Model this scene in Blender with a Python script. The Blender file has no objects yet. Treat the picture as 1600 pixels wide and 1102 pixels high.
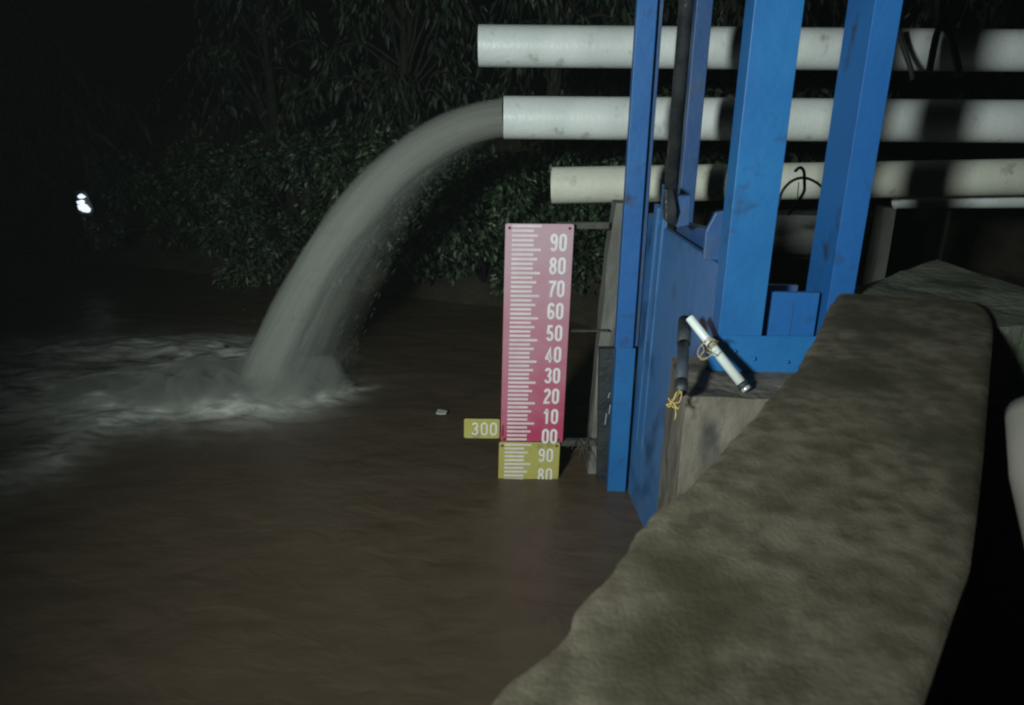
import bpy, bmesh, math, random
import numpy as np
from mathutils import Vector, Matrix, noise as mnoise
random.seed(7); rng = np.random.default_rng(7)
sc = bpy.context.scene
COL = sc.collection

# ------------------------------------------------------------------ camera
CAMZ = 1.71; PITCH = math.radians(18.5); ROLL = math.radians(1.0); F = 1155.0
cp, sp = math.cos(PITCH), math.sin(PITCH)
fv = Vector((0, cp, -sp)); r0 = Vector((1, 0, 0)); u0 = Vector((0, sp, cp))
rv = (r0*math.cos(ROLL) + u0*math.sin(ROLL)); uv = (u0*math.cos(ROLL) - r0*math.sin(ROLL))
CAM = Vector((0, 0, CAMZ))
cam_d = bpy.data.cameras.new('camera'); cam = bpy.data.objects.new('camera', cam_d); COL.objects.link(cam)
m = Matrix((rv, uv, -fv)).transposed().to_4x4(); m.translation = CAM; cam.matrix_world = m
cam_d.sensor_width = 36; cam_d.lens = F/1600*36; cam_d.clip_end = 300; cam_d.clip_start = .02
cam_d.dof.use_dof = True; cam_d.dof.focus_distance = 3.0; cam_d.dof.aperture_fstop = 5.0
sc.camera = cam

# ------------------------------------------------------------------ night sky, and the work light behind the viewer
w = bpy.data.worlds.new('World'); sc.world = w; w.use_nodes = True
wn = w.node_tree.nodes; wl = w.node_tree.links
sky = wn.new('ShaderNodeTexSky'); sky.sky_type = 'NISHITA'; sky.sun_disc = False
sky.sun_elevation = math.radians(-6); sky.sun_rotation = math.radians(200)
wl.new(sky.outputs[0], wn['Background'].inputs[0]); wn['Background'].inputs[1].default_value = .05

def spot(name, loc, target, power, size, blend, rad, color):
    l = bpy.data.lights.new(name, 'SPOT'); l.energy = power; l.spot_size = math.radians(size); l.spot_blend = blend
    l.shadow_soft_size = rad; l.color = color
    o = bpy.data.objects.new(name, l); COL.objects.link(o); o.location = loc
    o.rotation_euler = (Vector(target) - Vector(loc)).to_track_quat('-Z', 'Y').to_euler()
    return o
spot('work_light', (-1.27, -.90, 2.05), (.25, 3.7, 1.40), 710, 86, 1.0, .13, (.90, 1.0, .95))

sc.view_settings.view_transform = 'Standard'; sc.view_settings.look = 'None'
sc.view_settings.exposure = 0; sc.view_settings.gamma = 1
sc.render.engine = 'CYCLES'
cy = sc.cycles
cy.use_denoising = True; cy.max_bounces = 6; cy.transparent_max_bounces = 48; cy.volume_bounces = 1
cy.use_adaptive_sampling = True; cy.adaptive_threshold = .01; cy.pixel_filter_type = 'GAUSSIAN'; cy.filter_width = 2.4
cy.sample_clamp_indirect = 3

# ------------------------------------------------------------------ pixel -> place
def ray(px, py): return fv + rv*((px-800)/F) + uv*((551-py)/F)
def P(px, py, Z): return CAM + ray(px, py)*Z                     # at depth Z along the view
def W(px, py, z=0.0):                                            # on the level z
    d = ray(px, py); return CAM + d*((z-CAMZ)/d.z)
def D(px, py, Y):                                                # on the plane y = Y
    d = ray(px, py); return CAM + d*(Y/d.y)

# ------------------------------------------------------------------ object helpers
def tag(o, label=None, cat=None, group=None, kind=None):
    if label: o['label'] = label
    if cat: o['category'] = cat
    if group: o['group'] = group
    if kind: o['kind'] = kind
    return o
def empty(name, loc, label, cat, group=None):
    o = bpy.data.objects.new(name, None); COL.objects.link(o); o.location = loc; o.empty_display_size = .1
    bpy.context.view_layer.update()
    return tag(o, label, cat, group)
class MB:
    def __init__(s): s.v = []; s.f = []; s.smooth = []
    def add(s, vs, fs, smooth=False):
        b = len(s.v); s.v += [tuple(v) for v in vs]; s.f += [tuple(i+b for i in f) for f in fs]; s.smooth += [smooth]*len(fs); return s
    def box(s, a, b):
        (x0, y0, z0), (x1, y1, z1) = a, b
        v = [(x0,y0,z0),(x1,y0,z0),(x1,y1,z0),(x0,y1,z0),(x0,y0,z1),(x1,y0,z1),(x1,y1,z1),(x0,y1,z1)]
        return s.add(v, [(0,3,2,1),(4,5,6,7),(0,1,5,4),(1,2,6,5),(2,3,7,6),(3,0,4,7)])
    def prism(s, pts, off):                                      # polygon extruded by a vector
        n = len(pts); pts = [Vector(p) for p in pts]; off = Vector(off)
        v = pts + [p+off for p in pts]
        return s.add(v, [tuple(range(n))[::-1], tuple(range(n, 2*n))] + [(i, (i+1) % n, n+(i+1) % n, n+i) for i in range(n)])
    def tube(s, path, rad, n=12, cap=True, ry=1.0):
        path = [Vector(p) for p in path]; k = len(path)
        rr = rad if hasattr(rad, '__len__') else [rad]*k
        t0 = (path[1]-path[0]).normalized(); ref = Vector((0,0,1)) if abs(t0.z) < .9 else Vector((1,0,0))
        a = t0.cross(ref).normalized(); vs = []
        for i, p in enumerate(path):
            t = (path[min(i+1, k-1)]-path[max(i-1, 0)]).normalized()
            a = (a - t*a.dot(t)).normalized(); b = t.cross(a)
            vs += [p + (a*math.cos(2*math.pi*j/n) + b*math.sin(2*math.pi*j/n)*ry)*rr[i] for j in range(n)]
        fs = [(i*n+j, i*n+(j+1) % n, (i+1)*n+(j+1) % n, (i+1)*n+j) for i in range(k-1) for j in range(n)]
        if cap: fs += [tuple(range(n)), tuple(range((k-1)*n, k*n))[::-1]]
        return s.add(vs, fs, True)
    def build(s, name, mat, parent=None, bevel=0, loc=None):
        me = bpy.data.meshes.new(name)
        org = Vector(loc) if loc is not None else (sum((Vector(v) for v in s.v), Vector())/len(s.v))
        me.from_pydata([Vector(v)-org for v in s.v], [], s.f); me.update()
        me.polygons.foreach_set('use_smooth', s.smooth); me.materials.append(mat)
        bm = bmesh.new(); bm.from_mesh(me); bmesh.ops.recalc_face_normals(bm, faces=bm.faces); bm.to_mesh(me); bm.free()
        o = bpy.data.objects.new(name, me); COL.objects.link(o)
        if parent: o.parent = parent; org = org - parent_world(parent)
        o.location = org
        if bevel:
            bv = o.modifiers.new('bevel', 'BEVEL'); bv.width = bevel; bv.segments = 2; bv.limit_method = 'ANGLE'; bv.angle_limit = math.radians(40)
        return o
def parent_world(p):
    l = Vector(p.location)
    while p.parent: p = p.parent; l += Vector(p.location)
    return l

# ------------------------------------------------------------------ materials
def mat(name, col, rough=.6, col2=None, scale=6, detail=6, bump=.0, bscale=None, metal=0, spec=.5, coat=0, stretch=(1,1,1), lo=.35, hi=.65, dirt=None, dscale=3, dlo=.55, dhi=.7):
    m = bpy.data.materials.new(name); m.use_nodes = True; nt = m.node_tree; N = nt.nodes; L = nt.links
    b = N['Principled BSDF']; b.inputs['Roughness'].default_value = rough; b.inputs['Metallic'].default_value = metal
    b.inputs['Specular IOR Level'].default_value = spec; b.inputs['Coat Weight'].default_value = coat
    b.inputs['Base Color'].default_value = (*col, 1)
    tc = N.new('ShaderNodeTexCoord'); mp = N.new('ShaderNodeMapping'); mp.inputs['Scale'].default_value = stretch
    L.new(tc.outputs['Object'], mp.inputs[0])
    def ns(sc_, dt=detail):
        n = N.new('ShaderNodeTexNoise'); n.inputs['Scale'].default_value = sc_; n.inputs['Detail'].default_value = dt
        L.new(mp.outputs[0], n.inputs['Vector']); return n
    out = None
    if col2:
        n = ns(scale); mr = N.new('ShaderNodeMapRange'); mr.inputs[1].default_value = lo; mr.inputs[2].default_value = hi
        L.new(n.outputs[0], mr.inputs[0])
        mx = N.new('ShaderNodeMix'); mx.data_type = 'RGBA'; L.new(mr.outputs[0], mx.inputs[0])
        mx.inputs[6].default_value = (*col, 1); mx.inputs[7].default_value = (*col2, 1); out = mx.outputs[2]
    if dirt:
        n = ns(dscale, 8); mr = N.new('ShaderNodeMapRange'); mr.inputs[1].default_value = dlo; mr.inputs[2].default_value = dhi
        L.new(n.outputs[0], mr.inputs[0])
        mx = N.new('ShaderNodeMix'); mx.data_type = 'RGBA'; L.new(mr.outputs[0], mx.inputs[0])
        if out: L.new(out, mx.inputs[6])
        else: mx.inputs[6].default_value = (*col, 1)
        mx.inputs[7].default_value = (*dirt, 1); out = mx.outputs[2]
    if out: L.new(out, b.inputs['Base Color'])
    if bump:
        n = ns(bscale or scale*4); bp = N.new('ShaderNodeBump'); bp.inputs['Strength'].default_value = bump; bp.inputs['Distance'].default_value = .02
        L.new(n.outputs[0], bp.inputs['Height']); L.new(bp.outputs[0], b.inputs['Normal'])
    return m
M = {}
M['pvc'] = mat('white_pvc', (.78,.81,.80), .42, (.66,.70,.69), 5, bump=.15, bscale=60, dirt=(.26,.26,.21), dscale=16, dlo=.62, dhi=.85, stretch=(1,1,.6))
M['pvc_old'] = mat('yellowed_pvc', (.70,.71,.61), .5, (.60,.61,.52), 5, bump=.15, bscale=60, dirt=(.22,.19,.13), dscale=13, dlo=.60, dhi=.82)
M['blue'] = mat('blue_paint', (.010,.095,.31), .5, (.012,.115,.35), 3, bump=.12, bscale=22, dirt=(.02,.045,.10), dscale=12, dlo=.60, dhi=.76, coat=0)
M['blue_bright'] = mat('bright_blue_paint', (.013,.135,.36), .5, (.010,.105,.31), 4, bump=.12, bscale=22, dirt=(.025,.05,.10), dscale=12, dlo=.60, dhi=.76, coat=0)
M['leaf_blue'] = mat('faded_blue_paint', (.026,.125,.31), .42, (.055,.155,.35), 2.2, bump=.15, bscale=18, dirt=(.012,.06,.16), dscale=5, dlo=.52, dhi=.7, spec=.7)
M['blue_dark'] = mat('worn_blue_paint', (.016,.065,.19), .5, (.03,.085,.22), 4, bump=.2, bscale=18, dirt=(.05,.07,.10), dscale=7, dlo=.55, dhi=.75)
M['black'] = mat('black_steel', (.012,.014,.017), .28, (.03,.032,.035), 14, bump=.2, bscale=50)
M['rubber'] = mat('black_rubber', (.012,.015,.02), .55, (.03,.035,.04), 10, bump=.3, bscale=40)
M['concrete'] = mat('wall_concrete', (.086,.074,.052), .92, (.165,.145,.108), 26, 15, bump=.16, bscale=170, dirt=(.060,.055,.034), dscale=5.5, dlo=.44, dhi=.66, spec=.08)
M['slab'] = mat('green_concrete', (.10,.115,.085), .9, (.17,.18,.15), 4, 9, bump=.5, bscale=30, dirt=(.04,.055,.035), dscale=6, dlo=.5, dhi=.66, spec=.2)
M['pier'] = mat('pier_concrete', (.12,.105,.085), .85, (.20,.18,.15), 5, 9, bump=.5, bscale=26, dirt=(.05,.05,.045), dscale=7, dlo=.5, dhi=.68, stretch=(1,1,.6), spec=.25)
M['pillar'] = mat('pillar_concrete', (.11,.11,.10), .85, (.2,.2,.18), 7, 9, bump=.6, bscale=30, dirt=(.05,.045,.035), dscale=9, dlo=.5, dhi=.68, stretch=(1,1,.35))
M['red'] = mat('red_enamel', (.42,.028,.095), .5, (.46,.07,.14), 5, bump=.05, bscale=30, dirt=(.33,.035,.08), dscale=9, dlo=.55, dhi=.8, spec=1.0)
M['yellow'] = mat('yellow_enamel', (.39,.35,.085), .35, (.44,.40,.13), 6, bump=.05, bscale=30, dirt=(.19,.17,.07), dscale=12, dlo=.55, dhi=.75)
M['white'] = mat('white_enamel', (.74,.66,.67), .4, (.62,.55,.57), 12)
M['number'] = mat('white_number_enamel', (.80,.76,.76), .4, (.70,.66,.66), 12)
M['screw'] = mat('rusty_screw', (.10,.03,.03), .6)
M['steel'] = mat('dull_steel', (.04,.04,.036), .8, (.075,.07,.06), 20, bump=.4, bscale=60)
M['tube'] = mat('tube_white', (.66,.72,.70), .35, (.58,.64,.62), 8)
M['chrome'] = mat('bright_tip', (.75,.75,.75), .3, metal=.6)
M['hose'] = mat('grey_hose', (.028,.035,.055), .5, (.05,.058,.08), 8, bump=.2, bscale=30)
M['string'] = mat('straw_string', (.42,.33,.17), .9, (.30,.25,.14), 60)
M['string_y'] = mat('yellow_string', (.55,.42,.12), .9, (.4,.33,.14), 60)
M['wire'] = mat('rusty_wire', (.015,.014,.012), .7)
M['bark'] = mat('bark', (.014,.012,.009), .9, (.028,.024,.017), 12, bump=.5)
M['soil'] = mat('bank_soil', (.035,.028,.018), .95, (.06,.05,.03), 6, bump=.7)
M['dark_soil'] = mat('dark_floor', (.02,.018,.015), .95, (.03,.027,.022), 6, bump=.6)
M['block'] = mat('block_wall', (.10,.105,.10), .9, (.18,.185,.17), 5, bump=.6, dirt=(.02,.03,.025), dscale=5, dlo=.45, dhi=.65, stretch=(.5,.5,3))
M['paper'] = mat('floating_scrap', (.5,.5,.48), .7)

# ------------------------------------------------------------------ water
def nodes(m): m.use_nodes = True; return m.node_tree.nodes, m.node_tree.links, m.node_tree.nodes['Principled BSDF']
mw = bpy.data.materials.new('muddy_water'); N, L, b = nodes(mw)
b.inputs['Roughness'].default_value = .36; b.inputs['IOR'].default_value = 1.33
tc = N.new('ShaderNodeTexCoord'); mp = N.new('ShaderNodeMapping'); mp.inputs['Scale'].default_value = (1,1.7,1); L.new(tc.outputs['Object'], mp.inputs[0])
n1 = N.new('ShaderNodeTexNoise'); n1.inputs['Scale'].default_value = 2.4; n1.inputs['Detail'].default_value = 7; n1.inputs['Distortion'].default_value = 1.2; L.new(mp.outputs[0], n1.inputs['Vector'])
cr = N.new('ShaderNodeMix'); cr.data_type = 'RGBA'; cr.inputs[6].default_value = (.070,.050,.033,1); cr.inputs[7].default_value = (.112,.082,.056,1)
L.new(n1.outputs[0], cr.inputs[0]); L.new(cr.outputs[2], b.inputs['Base Color'])
n2 = N.new('ShaderNodeTexNoise'); n2.inputs['Scale'].default_value = 6; n2.inputs['Detail'].default_value = 5; n2.inputs['Distortion'].default_value = .7; L.new(mp.outputs[0], n2.inputs['Vector'])
bp = N.new('ShaderNodeBump'); bp.inputs['Strength'].default_value = .22; bp.inputs['Distance'].default_value = .045; L.new(n2.outputs[0], bp.inputs['Height']); L.new(bp.outputs[0], b.inputs['Normal'])

def grid_mesh(name, xs, ys, zf, material, kind=None, attr=None):
    X, Y = np.meshgrid(xs, ys); nx, ny = len(xs), len(ys)
    Z = zf(X, Y)
    co = np.stack([X, Y, Z], -1).reshape(-1, 3)
    idx = np.arange(nx*ny).reshape(ny, nx)
    f = np.stack([idx[:-1,:-1], idx[:-1,1:], idx[1:,1:], idx[1:,:-1]], -1).reshape(-1, 4)
    me = bpy.data.meshes.new(name); me.from_pydata(co.tolist(), [], f.tolist()); me.materials.append(material)
    me.polygons.foreach_set('use_smooth', [True]*len(f))
    if attr is not None:
        a = me.attributes.new('dens', 'FLOAT', 'POINT'); a.data.foreach_set('value', attr(X, Y).reshape(-1).astype(np.float32))
    o = bpy.data.objects.new(name, me); COL.objects.link(o)
    if kind: o['kind'] = kind
    return o
def vnoise(X, Y, s, seed=0):                                     # vectorised value noise
    r = np.random.default_rng(seed).random((256, 256)); x = X*s+1000; y = Y*s+1000
    xi = np.floor(x).astype(int); yi = np.floor(y).astype(int); fx = x-xi; fy = y-yi
    fx = fx*fx*(3-2*fx); fy = fy*fy*(3-2*fy); g = lambda i, j: r[i % 256, j % 256]
    return (g(xi,yi)*(1-fx)+g(xi+1,yi)*fx)*(1-fy) + (g(xi,yi+1)*(1-fx)+g(xi+1,yi+1)*fx)*fy
def fbm(X, Y, s, o=4, seed=0): return sum(vnoise(X, Y, s*2**k, seed+k)*.5**k for k in range(o))/sum(.5**k for k in range(o))

def seg_field(pts):                                              # list of polylines [(px,py,width,amp)...] -> density in world
    lines = []
    for pl in pts: lines.append([(W(p[0], p[1]), p[2], p[3]) for p in pl])
    def dens(X, Y):
        out = np.zeros_like(X)
        for pl in lines:
            for (a, wa, aa), (c, wc, ac) in zip(pl[:-1], pl[1:]):
                d = np.array([c.x-a.x, c.y-a.y]); L2 = d@d
                t = np.clip(((X-a.x)*d[0]+(Y-a.y)*d[1])/L2, 0, 1)
                q = (X-a.x-t*d[0])**2+(Y-a.y-t*d[1])**2
                out = np.maximum(out, (aa+(ac-aa)*t)*np.exp(-q/(wa+(wc-wa)*t)**2))
        return out
    return dens
foam_field = seg_field([
    [(590,604,.04,.15),(540,610,.10,.55),(480,618,.22,1.1),(410,618,.36,1.3),(340,610,.42,1.2),(265,610,.46,1.0),(185,616,.48,.85),(100,610,.5,.62),(20,604,.5,.5),(-90,600,.5,.4)],
    [(330,632,.2,.8),(250,648,.22,.72),(165,662,.22,.62),(110,690,.2,.42),(50,735,.2,.28),(-40,765,.2,.2)],
    [(400,575,.40,.9),(300,560,.46,.8),(210,552,.42,.6),(110,552,.44,.5),(20,546,.3,.5),(-80,540,.3,.4)],
    [(230,640,.3,.6),(120,650,.34,.5),(20,660,.36,.36),(-80,670,.36,.3)]])
def foam_d(X, Y):
    d = foam_field(X, Y); n = fbm(X*.7+Y*.35, Y*1.3-X*.25, 2.6, 5, 5)
    return np.clip(d*(.55+1.9*n), 0, 1.8)
def wave(X, Y):
    r = np.sqrt((X+1.5)**2+(Y-4.2)**2)
    return .030*(fbm(X, Y*1.4, 2.0, 3, 11)-.5)*np.exp(-r/3.0) + .012*(fbm(X, Y*1.5, 5.5, 3, 21)-.5) + .07*np.minimum(foam_field(X, Y), 1)*(fbm(X, Y, 3.5, 3, 31)-.3)
xs = np.concatenate([np.linspace(-40,-6.5,12), np.linspace(-6.4,4,380), np.linspace(4.4,20,8)])
ys = np.concatenate([np.linspace(-4,.3,8), np.linspace(.35,8.5,330), np.linspace(9,40,12)])
grid_mesh('water', xs, ys, wave, mw, 'structure')

mf = bpy.data.materials.new('churned_foam'); N, L, b = nodes(mf)
b.inputs['Base Color'].default_value = (.78,.80,.74,1); b.inputs['Roughness'].default_value = .8; b.inputs['Specular IOR Level'].default_value = .2
at = N.new('ShaderNodeAttribute'); at.attribute_name = 'dens'
tc = N.new('ShaderNodeTexCoord'); mp = N.new('ShaderNodeMapping'); mp.inputs['Scale'].default_value = (1,2.2,1); mp.inputs['Rotation'].default_value = (0,0,-.35); L.new(tc.outputs['Object'], mp.inputs[0])
n1 = N.new('ShaderNodeTexNoise'); n1.inputs['Scale'].default_value = 4.5; n1.inputs['Detail'].default_value = 5; n1.inputs['Distortion'].default_value = 1.0; L.new(mp.outputs[0], n1.inputs['Vector'])
ma = N.new('ShaderNodeMath'); ma.operation = 'MULTIPLY_ADD'; ma.inputs[1].default_value = 2.3; ma.inputs[2].default_value = -.5; L.new(n1.outputs[0], ma.inputs[0])
mb = N.new('ShaderNodeMath'); mb.operation = 'MULTIPLY'; mb.use_clamp = True; L.new(ma.outputs[0], mb.inputs[0]); L.new(at.outputs['Fac'], mb.inputs[1]); L.new(mb.outputs[0], b.inputs['Alpha'])
o = grid_mesh('foam', np.linspace(-6.4,-.5,330), np.linspace(2.6,6.8,240), lambda X, Y: wave(X, Y)+.004+.055*foam_d(X, Y)*fbm(X, Y, 5, 4, 41), mf, 'stuff', foam_d)
tag(o, 'pale churned foam spreading left over the muddy water from where the jet lands', 'foam')

# ------------------------------------------------------------------ jet of pumped water
G = 9.81
mouth = P(790, 184, 3.70); v0 = Vector((-2.74, .55, -.30))
T_END = .555
def jet_c(t): return mouth + v0*t + Vector((0, 0, -.5*G*t*t))
def jet_mat(name, a0, a1, seed, col):
    m = bpy.data.materials.new(name); N, L, b = nodes(m)
    b.inputs['Base Color'].default_value = (*col, 1); b.inputs['Roughness'].default_value = .5; b.inputs['Specular IOR Level'].default_value = .3
    u = N.new('ShaderNodeAttribute'); u.attribute_name = 'along'; rd = N.new('ShaderNodeAttribute'); rd.attribute_name = 'around'
    cx = N.new('ShaderNodeCombineXYZ'); L.new(u.outputs['Fac'], cx.inputs[0]); L.new(rd.outputs['Vector'], cx.inputs[1])
    sx = N.new('ShaderNodeSeparateXYZ'); L.new(rd.outputs['Vector'], sx.inputs[0]); L.new(sx.outputs[0], cx.inputs[1]); L.new(sx.outputs[1], cx.inputs[2])
    mp = N.new('ShaderNodeMapping'); mp.inputs['Scale'].default_value = (2.6, 4, 4); mp.inputs['Location'].default_value = (seed, seed*2, 0); L.new(cx.outputs[0], mp.inputs[0])
    n = N.new('ShaderNodeTexNoise'); n.inputs['Scale'].default_value = 1.6; n.inputs['Detail'].default_value = 6; n.inputs['Roughness'].default_value = .62; L.new(mp.outputs[0], n.inputs['Vector'])
    base = N.new('ShaderNodeMapRange'); base.inputs[1].default_value = 0; base.inputs[2].default_value = 1; base.inputs[3].default_value = a0; base.inputs[4].default_value = a1; L.new(u.outputs['Fac'], base.inputs[0])
    k = N.new('ShaderNodeMapRange'); k.inputs[1].default_value = .3; k.inputs[2].default_value = .7; k.inputs[3].default_value = .62; k.inputs[4].default_value = 1.32; L.new(n.outputs[0], k.inputs[0])
    mu = N.new('ShaderNodeMath'); mu.operation = 'MULTIPLY'; mu.use_clamp = True; L.new(base.outputs[0], mu.inputs[0]); L.new(k.outputs[0], mu.inputs[1])
    L.new(mu.outputs[0], b.inputs['Alpha'])
    bp = N.new('ShaderNodeBump'); bp.inputs['Strength'].default_value = .4; bp.inputs['Distance'].default_value = .02; L.new(n.outputs[0], bp.inputs['Height']); L.new(bp.outputs[0], b.inputs['Normal'])
    return m
jet = empty('water_jet', mouth, 'grey brown water jet arching from the middle pipe down to the foam', 'water jet')
def jet_shell(name, r_a, r_b, off, material, t0=0.0, seed=0, ang=40, seg=90):
    vs = []; at = []; ar = []
    for i in range(seg+1):
        q = i/seg; t = t0+(T_END-t0)*q; c = jet_c(t)
        tan = (v0 + Vector((0,0,-G*t))).normalized(); side = tan.cross(Vector((0,0,1))).normalized(); up = side.cross(tan)
        tt = t/T_END; r = r_a + (r_b-r_a)*tt**1.15
        c = c + (-up)*off*tt**1.6
        for j in range(ang):
            a = 2*math.pi*j/ang
            nz = mnoise.fractal(Vector((tt*5+seed, math.cos(a)*1.2, math.sin(a)*1.2)), 1.0, 2.0, 3)
            rr = r*(1+nz*.16*min(1, tt*2+.05))
            vs.append(c + (side*math.cos(a)*.85 + up*math.sin(a))*rr); at.append(tt); ar.append((math.cos(a), math.sin(a), 0))
    fs = [(i*ang+j, i*ang+(j+1) % ang, (i+1)*ang+(j+1) % ang, (i+1)*ang+j) for i in range(seg) for j in range(ang)]
    me = bpy.data.meshes.new(name); me.from_pydata([v-mouth for v in vs], [], fs); me.materials.append(material)
    me.polygons.foreach_set('use_smooth', [True]*len(fs))
    me.attributes.new('along', 'FLOAT', 'POINT').data.foreach_set('value', at)
    me.attributes.new('around', 'FLOAT_VECTOR', 'POINT').data.foreach_set('vector', [x for a in ar for x in a])
    o = bpy.data.objects.new(name, me); COL.objects.link(o); o.parent = jet
    return o
jc = (.46,.49,.45)
jet_shell('stream_core', .092, .112, -.02, jet_mat('jet_core', .98, .08, 1, (.125,.125,.11)))
jet_shell('stream_core', .080, .088, -.01, jet_mat('jet_core_inner', .3, .45, 9, (.36,.38,.34)), seed=4)
for k, (ra, rb, off, a0, a1) in enumerate([(.093,.12,-.02,.05,.30),(.094,.14,.0,.03,.22),(.095,.165,.03,.04,.15),(.096,.21,.09,.02,.085),(.097,.24,.14,.0,.06),(.098,.28,.19,.0,.04),(.099,.32,.23,.0,.03)]):
    jet_shell('spray_sheet', ra, rb, off, jet_mat('jet_spray_%d' % k, a0, a1, 3+k*2.7, jc), seed=k*3.1)
# droplets torn off the jet
mb_ = MB()
for i in range(420):
    t = T_END*(.3+.7*random.random()**.6); c = jet_c(t); tt = t/T_END
    tan = (v0+Vector((0,0,-G*t))).normalized(); side = tan.cross(Vector((0,0,1))).normalized(); up = side.cross(tan)
    a = random.gauss(-math.pi/2, 1.3); r = (.10+.24*tt)*(.75+.5*random.random())
    p = c + side*math.cos(a)*r*.8 + up*math.sin(a)*r - up*.10*tt
    ln = random.uniform(.006,.03); s = random.uniform(.0005,.0013)
    if p.z < .02: continue
    mb_.add([p-tan*ln, p+side*s, p+up*s, p-side*s, p-up*s, p+tan*ln], [(0,1,2),(0,2,3),(0,3,4),(0,4,1),(5,2,1),(5,3,2),(5,4,3),(5,1,4)])
mdrop = mat('water_drop', (.13,.135,.125), .6)
o = mb_.build('spray_drops', mdrop, jet, loc=mouth); o['kind'] = 'stuff'
# spray standing over the landing place
mv = bpy.data.materials.new('spray_mist'); mv.use_nodes = True; N = mv.node_tree.nodes; L = mv.node_tree.links; N.remove(N['Principled BSDF'])
pv = N.new('ShaderNodeVolumePrincipled'); pv.inputs['Density'].default_value = 6.0; pv.inputs['Color'].default_value = (.80,.82,.78,1); pv.inputs['Anisotropy'].default_value = 0.1
L.new(pv.outputs[0], N['Material Output'].inputs['Volume'])
mist = empty('landing_spray', W(440,622), 'low white spray boiling up where the water jet strikes the surface', 'spray')
puffs = []
for k in range(22):
    q = random.random()**1.2; puffs.append((480-400*q+random.uniform(-20,20), 606+random.uniform(-34,16), .02+.05*random.random()*(1-q), random.uniform(.14,.36), random.uniform(.07,.19)*(1-.4*q)))
puffs += [(440,612,.05,.24,.12),(395,606,.05,.28,.14),(360,604,.05,.30,.13)]
for k, (px, py, Zup, rx, rz) in enumerate(puffs):
    c = W(px, py+12) + Vector((0,0,Zup)); vs = []; fs = []
    nu, nvv = 28, 16
    for i in range(nvv+1):
        th = math.pi*i/nvv
        for j in range(nu):
            ph = 2*math.pi*j/nu; d = Vector((math.sin(th)*math.cos(ph), math.sin(th)*math.sin(ph), math.cos(th)))
            q = 1+.5*mnoise.noise(d*1.7+Vector((k*5,0,0)))+.35*mnoise.noise(d*3.6+Vector((k*5,3,0)))
            vs.append(c+Vector((d.x*rx, d.y*rx*.7, d.z*rz))*q)
    fs = [(i*nu+j, i*nu+(j+1) % nu, (i+1)*nu+(j+1) % nu, (i+1)*nu+j) for i in range(nvv) for j in range(nu)]
    MB().add(vs, fs, True).build('spray_puff', mv, mist, loc=c)

# ------------------------------------------------------------------ pipes
def pipe(name, a, b_, r, material, label, wall=.006):
    a, b_ = Vector(a), Vector(b_); d = (b_-a).normalized(); s = d.cross(Vector((0,0,1))).normalized(); u = s.cross(d)
    n = 48; vs = []
    for p, rr in ((a, r-wall), (a, r), (b_, r), (b_, r-wall)):
        vs += [p + (s*math.cos(2*math.pi*j/n)+u*math.sin(2*math.pi*j/n))*rr for j in range(n)]
    fs = [(i*n+j, i*n+(j+1) % n, ((i+1) % 4)*n+(j+1) % n, ((i+1) % 4)*n+j) for i in range(4) for j in range(n)]
    o = MB().add(vs, fs, True).build(name, material, loc=a)
    e = o.modifiers.new('edges', 'EDGE_SPLIT'); e.split_angle = math.radians(50)
    return tag(o, label, 'pipe', 'white pipes running across the canal')
ZP = 3.70
pipe('drain_pipe', P(748,72,ZP), P(2100,84,ZP), 31*ZP/F, M['pvc'], 'topmost white pipe, dry, ending furthest left above the water jet')
pipe('drain_pipe', P(787,184,ZP), P(2100,194,ZP), 32.2*ZP/F, M['pvc'], 'middle white pipe with brown water shooting out of its open end')
pipe('drain_pipe', P(862,290,ZP), P(2100,268,ZP), 28*ZP/F, M['pvc_old'], 'lowest yellowish white pipe ending just above the red gauge')
pipe('drain_pipe', P(1400,312,ZP+.28), P(2100,309,ZP+.28), 15*ZP/F, M['pvc'], 'thin grey pipe behind and just under the lowest pipe at far right')

# ------------------------------------------------------------------ sluice gate
YA = 3.08; YN = 2.15
g0 = D(1060, 600, 2.6); g0.z = 0
gate = empty('sluice_gate', g0, 'blue painted steel sluice gate with tall posts between the gauge and the concrete wall', 'sluice gate')
ZT = 3.4
def vbox(x0, x1, y0, y1, z0, z1): return MB().box((x0,y0,z0),(x1,y1,z1))
# far guide post, proud of the channel below it
xa0, xa1 = D(972,380,YA).x, D(1001,380,YA).x
vbox(xa0, xa1, YA, YA+.05, D(975,545,YA).z, ZT).build('guide_post', M['blue'], gate, .003)
vbox(xa0+.006, xa1+.014, YA+.006, YA+.07, -.4, D(975,545,YA).z-.001).build('channel', M['blue_bright'], gate, .003)
vbox(xa1+.003, xa1+.028, YA+.035, YA+.11, D(975,545,YA).z, ZT).build('channel', M['blue_dark'], gate, .002)
xb0, xb1 = D(1076,180,YA).x, D(1101,180,YA).x
vbox(xb0, xb1, YA+.03, YA+.10, .2, ZT).build('guide_post', M['blue_dark'], gate, .003)
# door leaf, running from the far post towards the near posts
def leafpt(px, py, Y): return D(px, py, Y)
xf = D(995,600,YA-.02).x; xn = D(1122,470,2.2).x
def leaf_x(Y): return xf + (xn-xf)*(YA-Y)/(YA-2.2)
zt1 = D(1040,347,2.98).z; zt2 = D(1122,412,2.2).z
yf = YA+.004
pts = [(leaf_x(yf), yf, -.4), (leaf_x(2.17), 2.17, -.4), (leaf_x(2.17), 2.17, zt2-.01), (leaf_x(2.95), 2.95, zt1), (leaf_x(yf), yf, zt1+.02)]
MB().prism(pts, (.02, .004, 0)).build('door_leaf', M['leaf_blue'], gate, .002)
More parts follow.
